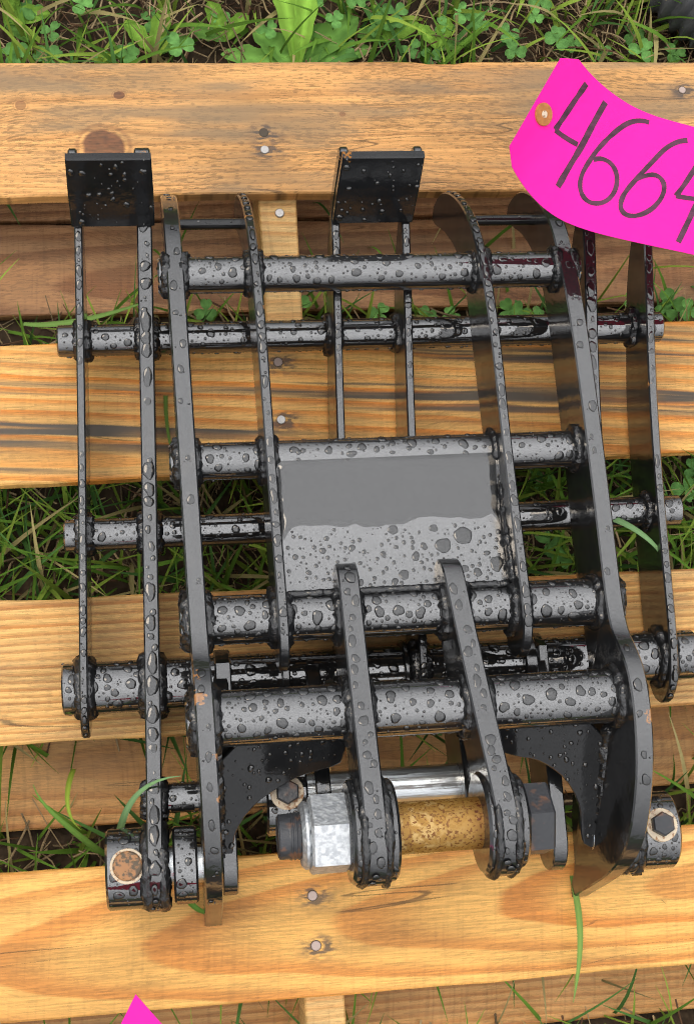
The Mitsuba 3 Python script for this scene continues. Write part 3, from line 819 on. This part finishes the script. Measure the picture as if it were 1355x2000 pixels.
drops.sort(key=lambda d: -d[0])
for _, v, f in drops[:300]:
    m = trimesh.Trimesh(v, f, process=False)
    put(G + 'water_drop', m, 'water', True)
vs, fs, at = [], [], 0
for _, v, f in drops[300:]:
    vs.append(v)
    fs.append(f + at)
    at += len(v)
put(G + 'small_water_drops', trimesh.Trimesh(np.vstack(vs), np.vstack(fs), process=False), 'water', True, 'many small round water drops over the black paint', 'stuff')

# ---------------------------------------------------------------- pink lot tag with handwriting
ts = [0.0, 0.0231, 0.0491, 0.0721, 0.0981, 0.13, 0.235, 0.27]
tp = A([[0.3791, 0.5975, 0.227], [0.3957, 0.5868, 0.215], [0.4167, 0.5753, 0.2048], [0.4369, 0.5659, 0.1988], [0.4612, 0.5576, 0.1954], [0.4919, 0.5487, 0.195], [0.5927, 0.5195, 0.1937], [0.6263, 0.5098, 0.1933]])
bs = [0.0, 0.0263, 0.0499, 0.0723, 0.1093, 0.1924, 0.235, 0.27]
bp = A([[0.31, 0.4969, 0.227], [0.3256, 0.4805, 0.2135], [0.3429, 0.4671, 0.2045], [0.3621, 0.4573, 0.1988], [0.3972, 0.4463, 0.195], [0.4779, 0.4263, 0.195], [0.5192, 0.4161, 0.195], [0.5532, 0.4077, 0.195]])
ft, fb = PchipInterpolator(ts, tp), PchipInterpolator(bs, bp)
E0t, E0b = A([.3599, .5939, .236]), A([.3069, .5115, .236])


def tag_at(s, t):
    s, t = np.atleast_1d(s).astype(float), np.atleast_1d(t).astype(float)
    s2 = np.maximum(s, 0)[:, None]
    top, bot = ft(s2[:, 0]), fb(s2[:, 0])
    k = np.clip(-s / .016, 0, 1)[:, None]
    top, bot = top * (1 - k) + E0t * k, bot * (1 - k) + E0b * k
    return top * (1 - t[:, None]) + bot * t[:, None]


def tag_normal(s, t):
    e = 1e-3
    a = tag_at(s + e, t) - tag_at(s - e, t)
    b = tag_at(s, t - e) - tag_at(s, t + e)
    nn = np.cross(a, b)
    nn /= np.linalg.norm(nn, axis=1, keepdims=True)
    return nn * np.sign(nn[:, 2:3])


def sheet(at_, s0, s1, ns, nt, th=.0005):
    s, t = np.meshgrid(np.linspace(s0, s1, ns), np.linspace(0, 1, nt), indexing='ij')
    s, t = s.ravel(), t.ravel()
    p, nn = at_(s, t), tag_normal(s, t) if at_ is tag_at else A([[0, 0, 1.0]])
    v = np.vstack([p, p - nn * th])
    i, j = np.meshgrid(np.arange(ns - 1), np.arange(nt - 1), indexing='ij')
    q = np.stack([i * nt + j, (i + 1) * nt + j, (i + 1) * nt + j + 1, i * nt + j + 1], -1).reshape(-1, 4)
    rim = [k * nt for k in range(ns)] + [(ns - 1) * nt + k for k in range(1, nt)] + [k * nt + nt - 1 for k in range(ns - 2, -1, -1)] + [k for k in range(nt - 2, 0, -1)]
    N = ns * nt
    r2 = [(rim[k], rim[(k + 1) % len(rim)], rim[(k + 1) % len(rim)] + N, rim[k] + N) for k in range(len(rim))]
    m = mesh(v, np.vstack([q, q[:, ::-1] + N, r2]))
    m.fix_normals()
    return m


LT = 'lot_tag__'
put(LT + 'card', sheet(tag_at, -.016, .26, 70, 16), 'pink_card', 30)


def stroke(pts, w, name):
    pts = A(pts, float)
    d = np.concatenate([[0], np.cumsum(np.hypot(np.diff(pts[:, 0]), np.diff(pts[:, 1]) * .11))])
    fn = (CubicSpline if len(pts) > 5 else PchipInterpolator)(d, pts)
    q = fn(np.linspace(0, d[-1], max(14, int(d[-1] / .0016))))
    p, nn = tag_at(q[:, 0], q[:, 1]), tag_normal(q[:, 0], q[:, 1])
    tg = np.gradient(p, axis=0)
    side = np.cross(nn, tg)
    side /= np.linalg.norm(side, axis=1, keepdims=True)
    k = np.arange(len(p))
    ww = w * (.9 + .22 * mnoise(np.stack([k * .25, k * 0, k * 0], -1), len(p)))[:, None]
    v = np.vstack([p + side * ww / 2 + nn * .0003, p - side * ww / 2 + nn * .0003])
    n_ = len(p)
    i = np.arange(n_ - 1)
    return mesh(v, np.column_stack([i, i + 1, n_ + i + 1, n_ + i]))


FOUR = [[(0.0199, 0.082), (0.0187, 0.297), (0.0177, 0.521), (0.0308, 0.499), (0.0438, 0.474)], [(0.0453, 0.089), (0.0464, 0.295), (0.0479, 0.485), (0.0481, 0.657), (0.0487, 0.814)]]
SIX = [(0.091, 0.066), (0.0825, 0.079), (0.0748, 0.126), (0.0694, 0.205), (0.0654, 0.305), (0.0624, 0.419), (0.0614, 0.539), (0.0619, 0.629), (0.0651, 0.705), (0.072, 0.767), (0.0801, 0.795), (0.0875, 0.789), (0.0946, 0.742), (0.0965, 0.663), (0.0942, 0.589), (0.0873, 0.506), (0.0791, 0.465), (0.0712, 0.461), (0.0641, 0.499)]
SIX2 = [(0.1313, 0.12), (0.1243, 0.15), (0.1182, 0.212), (0.1139, 0.321), (0.1103, 0.442), (0.107, 0.566), (0.1057, 0.662), (0.1089, 0.758), (0.1147, 0.801), (0.1214, 0.809), (0.131, 0.767), (0.1363, 0.695), (0.1377, 0.61), (0.1347, 0.524), (0.1282, 0.469), (0.1209, 0.452), (0.1138, 0.478), (0.108, 0.522)]
FOUR2 = [[(0.1527, 0.13), (0.1514, 0.26), (0.1506, 0.428), (0.149, 0.573), (0.157, 0.569), (0.1687, 0.557), (0.181, 0.535)], [(0.166, 0.17), (0.1672, 0.413), (0.1705, 0.666), (0.1733, 0.93)]]
put(LT + 'digit', cat([stroke(FOUR[0][:3], .0052, 0), stroke(FOUR[0][2:], .0048, 0), stroke(FOUR[1], .0056, 0)]), 'marker_ink', False, 'first handwritten digit 4')
put(LT + 'digit', stroke(SIX, .0044, 0), 'marker_ink', False, 'second handwritten digit 6')
put(LT + 'digit', stroke(SIX2, .0044, 0), 'marker_ink', False, 'third handwritten digit 6')
put(LT + 'digit', cat([stroke(FOUR2[0][:4], .0046, 0), stroke(FOUR2[0][3:], .0042, 0), stroke(FOUR2[1], .0050, 0)]), 'marker_ink', False, 'last handwritten digit 4')
c = tag_at(-.0017, .530)[0]
nn = tag_normal(A([-.0017 + .004]), A([.5335]))[0]
uu = np.cross([0, 1, 0], nn)
uu /= np.linalg.norm(uu)
put(LT + 'eyelet_ring', disc_cap(c + nn * .0016, .0098, .0006, 28, uu, np.cross(nn, uu), nn, 0, .0003), 'eyelet_card', 40, 'brown card ring round the tag hole')
put(LT + 'eyelet_hole', disc_cap(c + nn * .0018, .0032, .0008, 18, uu, np.cross(nn, uu), nn, 0, .0002), 'washer_cream', 40)
tag('lot_tag', 'bright pink card tag with the handwritten number 4664 lying over the right tines', 'tag')

# a second tag, of which only a corner shows at the near edge
k = key_for('lot_tag')
W = A([.80, .60, 0]) * 1.0
c0 = A([-.0360, -.1624, .200])
e1 = A([.62, -.78, -.10]); e1 /= np.linalg.norm(e1)
e2 = A([-.50, -.86, .08]); e2 /= np.linalg.norm(e2)
ns, nt = 16, 16
s, t = np.meshgrid(np.linspace(0, .10, ns), np.linspace(0, .09, nt), indexing='ij')
v = c0 + s[..., None] * e1 + t[..., None] * e2 + (.5 * s ** 2 + .3 * t ** 2)[..., None] * A([0, 0, 1.0])
v = np.vstack([v.reshape(-1, 3), v.reshape(-1, 3) - [0, 0, .0005]])
i, j = np.meshgrid(np.arange(ns - 1), np.arange(nt - 1), indexing='ij')
q = np.stack([i * nt + j, (i + 1) * nt + j, (i + 1) * nt + j + 1, i * nt + j + 1], -1).reshape(-1, 4)
scene[k] = ply(mesh(v, np.vstack([q[:, ::-1], q + ns * nt])), 'pink_card', 30)
tag(k, 'blank corner of a pink card tag at the near bottom edge', 'tag')

# ---------------------------------------------------------------- black hose at the far right corner
sx = np.linspace(0, 1, 120)
path = A([.575, .905, -.085]) + sx[:, None] * (A([.80, .70, -.085]) - A([.575, .905, -.085])) + (sx * (1 - sx))[:, None] * A([-.01, -.06, .02])
rad = .040 + .0035 * np.sin(sx * 2 * np.pi * 20)
tg = np.gradient(path, axis=0)
tg /= np.linalg.norm(tg, axis=1, keepdims=True)
u1 = np.cross(tg, [0, 0, 1.0])
u1 /= np.linalg.norm(u1, axis=1, keepdims=True)
u2 = np.cross(tg, u1)
na = 28
a = np.arange(na) * 2 * np.pi / na
v = path[:, None] + rad[:, None, None] * (np.cos(a)[None, :, None] * u1[:, None] + np.sin(a)[None, :, None] * u2[:, None])
i, j = np.meshgrid(np.arange(119), np.arange(na), indexing='ij')
q = np.stack([i * na + j, i * na + (j + 1) % na, (i + 1) * na + (j + 1) % na, (i + 1) * na + j], -1).reshape(-1, 4)
m = mesh(v.reshape(-1, 3), q)
m.fix_normals()
put('ribbed_hose', m, 'hose_rubber', 40)
tag('ribbed_hose', 'dark grey ribbed rubber piece in the grass at the far right corner', 'hose')

# ---------------------------------------------------------------- grass, straw, clover, dandelions
VX0, VX1, VY0, VY1 = -.36, .86, -.42, 1.06


def blade(base, ang, L, w, bend, seed, lift=1.0, n=7):
    """A grass blade: tapered, keeled ribbon that leans over along ang. Returns vertices and faces."""
    s = np.linspace(0, 1, n)
    el = math.radians(82) * lift * (1 - s * bend)
    ds = L / (n - 1)
    h = np.concatenate([[0], np.cumsum(np.cos(el[:-1]) * ds)])
    z = np.concatenate([[0], np.cumsum(np.sin(el[:-1]) * ds)])
    d = A([math.cos(ang), math.sin(ang), 0])
    side = A([-math.sin(ang), math.cos(ang), 0])
    c = A(base) + h[:, None] * d + z[:, None] * A([0, 0, 1.0])
    ww = w * np.minimum(1, .55 + 2 * s) * (1 - s ** 2.2) + .0002
    curl = side * 1.0
    v = np.stack([c - curl * ww[:, None] / 2 + A([0, 0, .25]) * ww[:, None], c, c + curl * ww[:, None] / 2 + A([0, 0, .25]) * ww[:, None]], 1).reshape(-1, 3)
    f = []
    for k in range(n - 1):
        b = 3 * k
        f += [(b, b + 1, b + 4), (b, b + 4, b + 3), (b + 1, b + 2, b + 5), (b + 1, b + 5, b + 4)]
    return v, A(f)


def ribbons(N, fn):
    V, F, C, at = [], [], [], 0
    for k in range(N):
        r = fn(k)
        if r is None:
            continue
        v, f, c = r
        V.append(v); F.append(f + at); C.append(np.broadcast_to(c, v.shape) if np.ndim(c) == 1 else c)
        at += len(v)
    return trimesh.Trimesh(np.vstack(V), np.vstack(F), process=False), np.vstack(C)


def covered(x, y):
    """under a deck board or bottom board: no room to grow upright"""
    return any(a - .004 < y < b + .004 for a, b in ((.4862, .5885), (.594, .70), (-.044, .042), (-.269, -.18)))


WEEDS = [(.168, .775), (.010, .79), (-.150, .83), (.09, .805), (.33, .80), (.275, .805), (.168, .82)]


def fbm_at(x, y):
    return float(mfbm(A([x * 11, y * 11, 2.0]), 2, 8))


def grass_blade_fn(k):
    x, y = rng.uniform(VX0, VX1), rng.uniform(VY0, VY1)
    if covered(x, y) and rng.random() < .97:
        return None
    if y > .72 and rng.random() < .12:
        return None
    if y > .72 and fbm_at(x, y) > .56 and rng.random() < .8:
        return None
    if any((x - a) ** 2 + (y - b) ** 2 < .032 ** 2 for a, b in WEEDS) and rng.random() < .65:
        return None
    L = rng.uniform(.05, .14) if y > .72 else rng.uniform(.04, .13)
    wd = rng.uniform(.0014, .0050) if y < .7 else rng.uniform(.0018, .0074)
    if -.082 < y < -.040 or .17 < y < .285:
        L, wd = L * rng.uniform(1.0, 1.5), wd * 1.25
    g = rng.random()
    base = A([.15, .30, .045]) if g < .40 else A([.30, .44, .07]) if g < .70 else A([.10, .23, .06]) if g < .86 else A([.42, .36, .16])
    c = base * rng.uniform(.4, 1.12)
    v, f = blade((x, y, -.126), rng.uniform(0, 2 * np.pi), L, wd, rng.uniform(.5, 1.25), k, rng.uniform(.55, 1.0))
    return v, f, c


m, c = ribbons(9500, grass_blade_fn)
put('grass', m, 'leaf', True, color=c)
tag('grass', 'green grass blades growing around and between the pallet boards', 'grass', kind='stuff')


def straw_fn(k):
    x, y = rng.uniform(VX0, VX1), rng.uniform(VY0, VY1)
    if (rng.random() > .5 and y < .7) or covered(x, y):
        return None
    L, ang = rng.uniform(.015, .075), rng.uniform(0, np.pi)
    n = 4
    s = np.linspace(-.5, .5, n)
    r = rng.uniform(.0004, .0013)
    p = A([x, y, -.120 + rng.uniform(0, .022)]) + s[:, None] * L * A([math.cos(ang), math.sin(ang), rng.normal(0, .18)]) + (s ** 2)[:, None] * rng.normal(0, .02, 3)
    sd = A([-math.sin(ang), math.cos(ang), 0])
    v = np.stack([p - sd * r, p + sd * r, p + A([0, 0, r])], 1).reshape(-1, 3)
    f = []
    for q in range(n - 1):
        b = 3 * q
        for e, g in ((0, 2), (2, 1), (1, 0)):
            f += [(b + e, b + g, b + 3 + g), (b + e, b + 3 + g, b + 3 + e)]
    c = A([.46, .34, .19]) * rng.uniform(.25, 1.15) if rng.random() < .7 else A([.12, .065, .035]) * rng.uniform(.5, 1.2)
    return v, A(f), c


m, c = ribbons(12000, straw_fn)
put('dry_straw', m, 'straw_mat', True, color=c)
tag('dry_straw', 'dry straw coloured dead stems matted over the soil', 'straw', kind='stuff')


def leaflet(c, d, up, L, W, col, cup=.25):
    """A rounded heart-shaped leaflet with a pale crescent."""
    c, d, up = A(c), A(d) / np.linalg.norm(d), A(up) / np.linalg.norm(up)
    s_ = np.cross(up, d)
    s_ /= np.linalg.norm(s_)
    up = np.cross(d, s_)
    prof = [(0, .06), (.2, .55), (.45, .92), (.7, 1.0), (.9, .8), (1.0, .42)]
    V, C = [], []
    for x, w in prof:
        for t in (-1, -.5, 0, .5, 1):
            back = -.10 * (1 - abs(t)) if x == 1.0 else 0
            V.append(c + d * L * (x + back) + s_ * W / 2 * w * t + up * (cup * W * .5 * w * t * t - .12 * L * x * x))
            pale = 1 + .55 * math.exp(-((x - .45 - .12 * (1 - abs(t))) / .10) ** 2)
            C.append(A(col) * pale * (1.0 if abs(t) > .1 else 1.18))
    F = []
    for a in range(len(prof) - 1):
        for b in range(4):
            o = a * 5 + b
            F += [(o, o + 5, o + 6), (o, o + 6, o + 1)]
    return trimesh.Trimesh(A(V), A(F), process=False), A(C)


CLOVER = [(.0533, .4300), (.1491, .4790), (.2409, .4780), (.2917, .4700), (.3199, .4740), (.3791, .4700), (.4102, .4690), (.3942, .4760), (.5171, .4780), (.5671, .4790), (.5585, .4700), (.5796, .4650), (.406, .217), (.4156, .2), (.5562, .2666),
          (.5674, .2889), (.4037, .2838), (.0529, .4780), (-.1031, .7757), (-.0455, .7758), (-.0996, .8059), (.1351, .801), (.022, .7974), (.0119, .825), (.0851, .8255), (.1886, .8324), (.1045, .7578), (.4096, .8023), (.3744, .8084),
          (.3395, .8177), (.4413, .8215), (.4625, .7898), (.4873, .7963), (.4491, .8408), (.2813, .8268), (.235, .8328), (.2263, .7889), (.2629, .8141), (.5648, .7806), (.5227, .7868), (.3187, .7768), (.4134, .777), (.038, .7791),
          (-.0178, .7759), (-.1384, .7786), (-.1208, .8332), (-.0659, .8305), (.5617, .8094), (.6081, .7839), (.30, .79), (.36, .83), (.21, .81)]
GAP = ['clover in the far gap between the two left upper tines', 'clover in the far gap just right of the pale stringer', 'clover in the far gap right of the middle tooth plate tines', 'clover in the far gap just left of the right inner tine',
       'clover in the far gap touching the right inner tine', 'leftmost clover between the two right upper tines in the far gap', 'clover at the thick right outer tine in the far gap', 'clover in the middle between the two right upper tines',
       'clover in the far gap between the two rightmost lower tines', 'far clover right of the rightmost tine', 'middle clover of three right of the rightmost tine', 'nearest clover of three right of the rightmost tine',
       'clover in the middle gap, far one of two under the right outer tine', 'clover in the middle gap, near one of two under the right outer tine', 'clover at the right edge of the middle gap, left one', 'clover at the right edge of the middle gap, right one',
       'clover in the middle gap under the edge of the streaked board', 'clover in the far gap under the edge of the streaked board at the left tines']
for k, (x, y) in enumerate(CLOVER):
    r = np.random.default_rng(500 + k)
    key = key_for('clover_plant')
    zt = -.092 + r.uniform(-.012, .018)
    size = r.uniform(.0105, .0165)
    a0 = r.uniform(0, 2 * np.pi)
    tilt = A([r.normal(0, .22), r.normal(0, .22), 1.0])
    col = A([.125, .285, .075]) * r.uniform(.75, 1.3) + A([.01, .02, .012]) * r.random()
    for q in range(3):
        a = a0 + q * 2 * np.pi / 3 + r.normal(0, .12)
        d = A([math.cos(a), math.sin(a), .12 + r.normal(0, .12)])
        m, c = leaflet((x, y, zt), d, tilt, size * r.uniform(.9, 1.1), size * r.uniform(.9, 1.15), col)
        put(key + '__leaflet', m, 'leaf', True, color=c)
    foot = A([x + r.normal(0, .012), y + r.normal(0, .012), -.128])
    p = np.linspace(0, 1, 5)[:, None] * (A([x, y, zt]) - foot) + foot
    v = np.concatenate([p + o for o in ([-.0006, 0, 0], [.0006, 0, 0], [0, .0006, 0])])
    f = [(5 * e + q, 5 * g + q, 5 * g + q + 1) for e, g in ((0, 1), (1, 2), (2, 0)) for q in range(4)] + [(5 * e + q, 5 * g + q + 1, 5 * e + q + 1) for e, g in ((0, 1), (1, 2), (2, 0)) for q in range(4)]
    put(key + '__stem', trimesh.Trimesh(v, A(f), process=False), 'straw_mat', True, color=np.broadcast_to(A([.09, .16, .04]), v.shape))
    tag(key, GAP[k] if k < len(GAP) else 'small three-leafed green clover growing in the grass strip beyond the pallet', 'clover', 'clover plants in the grass')


def broad_leaf(c, ang, L, W, rise, droop, col, seed, lobes=0.09):
    """A long dandelion-like leaf with wavy edges, pale midrib."""
    r = np.random.default_rng(seed)
    n = 16
    s = np.linspace(0, 1, n)
    d = A([math.cos(ang), math.sin(ang), 0])
    sd = A([-math.sin(ang), math.cos(ang), 0])
    p = A(c) + s[:, None] * L * d + (rise * s - droop * s ** 2)[:, None] * L * A([0, 0, 1.0])
    w = W / 2 * (np.sin(np.pi * np.clip(s * .86 + .12, 0, 1)) ** .8) * (.30 + .70 * s ** .7) * 1.25 * (1 + lobes * np.sin(s * 22 + seed))
    w[-1] = .0006
    V, C = [], []
    for k in range(n):
        for t in (-1, -.5, 0, .5, 1):
            V.append(p[k] + sd * w[k] * t + A([0, 0, 1.0]) * w[k] * (.35 * abs(t) + .12 * math.sin(k * 1.7 + t * 2 + seed)))
            C.append(A(col) * (1.5 if t == 0 else 1.0) * (0.9 + .2 * r.random()))
    F = []
    for a in range(n - 1):
        for b in range(4):
            o = a * 5 + b
            F += [(o, o + 5, o + 6), (o, o + 6, o + 1)]
    return trimesh.Trimesh(A(V), A(F), process=False), A(C)


for k, (x, y, leaves, lab) in enumerate((
        (.168, .765, ((1.75, .098, .024, .75), (1.38, .085, .022, .8), (2.35, .058, .026, .35), (.72, .085, .030, .3), (.30, .080, .022, .25), (2.9, .075, .024, .2), (1.05, .055, .018, .4)), 'light green broad-leaved weed standing at the middle of the grass strip'),
        (.010, .783, ((1.3, .07, .024, .3), (2.2, .06, .022, .3), (.5, .055, .02, .2)), 'green weed with rounded leaves left of the middle weed'),
        (-.150, .820, ((.25, .060, .026, .3), (1.2, .05, .02, .3), (-.6, .045, .02, .2)), 'broad green leaves at the far left corner of the grass'),
        (.090, .800, ((1.9, .060, .024, .3), (.9, .05, .022, .3), (2.8, .05, .022, .25)), 'green weed with short leaves between two clovers left of the tallest weed'),
        (.330, .790, ((1.2, .05, .02, .3), (2.2, .045, .018, .35), (.3, .05, .018, .2)), 'small green weed above the middle of the rough deck board'),
        (.275, .800, ((1.9, .055, .02, .4), (.6, .05, .02, .3), (2.9, .05, .02, .3)), 'green weed right of the middle weed'))):
    key = key_for('weed_plant')
    for q, (a, L, W, rise) in enumerate(leaves):
        col = (A([.20, .37, .055]) if q < 2 else A([.125, .26, .055])) * (1.25 if k == 0 else .85)
        m, c = broad_leaf((x, y, -.104), a, L * (1.15 if k == 0 else .85), W * (1.2 if k == 0 else .95), rise, rise * .55 + .12, col * (.9 + .2 * ((q * 7 + k) % 3) / 2), 70 * k + q)
        put(key + '__leaf', m, 'leaf', True, color=c)
    tag(key, lab, 'weed')

# single blades that stand out against the boards and the steel
ONE = [([(-.0640, -.074, -.075), (-.0800, -.060, -.045), (-.105, -.036, -.025), (-.1180, -.022, -.020), (-.131, .000, -.026)], .0062, (.14,.27,.055), 'long grass blade leaning left across the gap below the left tines'),
       ([(-.058, -.060, -.02), (-.044, -.030, .055), (-.020, -.006, .090), (.006, -.001, .10)], .0068, (.19,.34,.15), 'arching pale grass blade crossing in front of the left hinge plate'),
       ([(.3690, -.118, .000), (.3690, -.140, .010), (.3672, -.170, .017), (.3625, -.205, .014), (.3585, -.232, .004)], .0062, (.18,.31,.08), 'narrow grass blade lying on the near board under the right hinge'),
       ([(.420, .225, .02), (.4400, .207, .056), (.4600, .188, .062), (.4760, .160, .055)], .0062, (.19,.34,.15), 'pale grass blade bent over the right tine'),
       ([(.000, -.098, .010), (.008, -.112, .012), (.022, -.124, .008), (.036, -.122, .004)], .0055, (.12,.26,.05), 'short curled grass blade under the left hinge'),
       ([(-.095, .012, -.06), (-.098, .000, -.03), (-.099, -.02, -.015), (-.088, -.045, -.03)], .0052, (.26,.36,.05), 'bright upright grass blade over the tan bottom board'),
       ([(.010, .390, -.05), (.0065, .350, .006), (.010, .310, .008), (.018, .285, .004)], .0042, (.13,.22,.05), 'thin grass blade lying on the streaked board beside the left tines'),
       ([(-.135, .468, -.08), (-.075, .462, -.055), (-.030, .470, -.045), (.0, .478, -.04)], .0060, (.17,.30,.08), 'grass blade lying level across the brown bottom board at left')]
for pts, w, col, lab in ONE:
    pts = A(pts)
    d = np.concatenate([[0], np.cumsum(np.linalg.norm(np.diff(pts, axis=0), axis=1))])
    p = CubicSpline(d, pts)(np.linspace(0, d[-1], 16))
    tg = np.gradient(p, axis=0)
    sd = np.cross(tg, [0, 0, 1.0])
    sd /= np.linalg.norm(sd, axis=1, keepdims=True)
    s = np.linspace(0, 1, 16)
    ww = (w / 2 * np.minimum(1, .6 + 1.6 * s) * (1 - s ** 2.5) + .0002)[:, None]
    v = np.stack([p - sd * ww + A([0, 0, .3]) * ww, p, p + sd * ww + A([0, 0, .3]) * ww], 1).reshape(-1, 3)
    f = []
    for k in range(15):
        b = 3 * k
        f += [(b, b + 1, b + 4), (b, b + 4, b + 3), (b + 1, b + 2, b + 5), (b + 1, b + 5, b + 4)]
    key = key_for('grass_blade')
    cc = np.tile(A([col, A(col) * 1.35, col]), (16, 1))
    scene[key] = ply(trimesh.Trimesh(v, A(f), process=False), 'leaf', True, color=cc)
    tag(key, lab, 'grass blade')
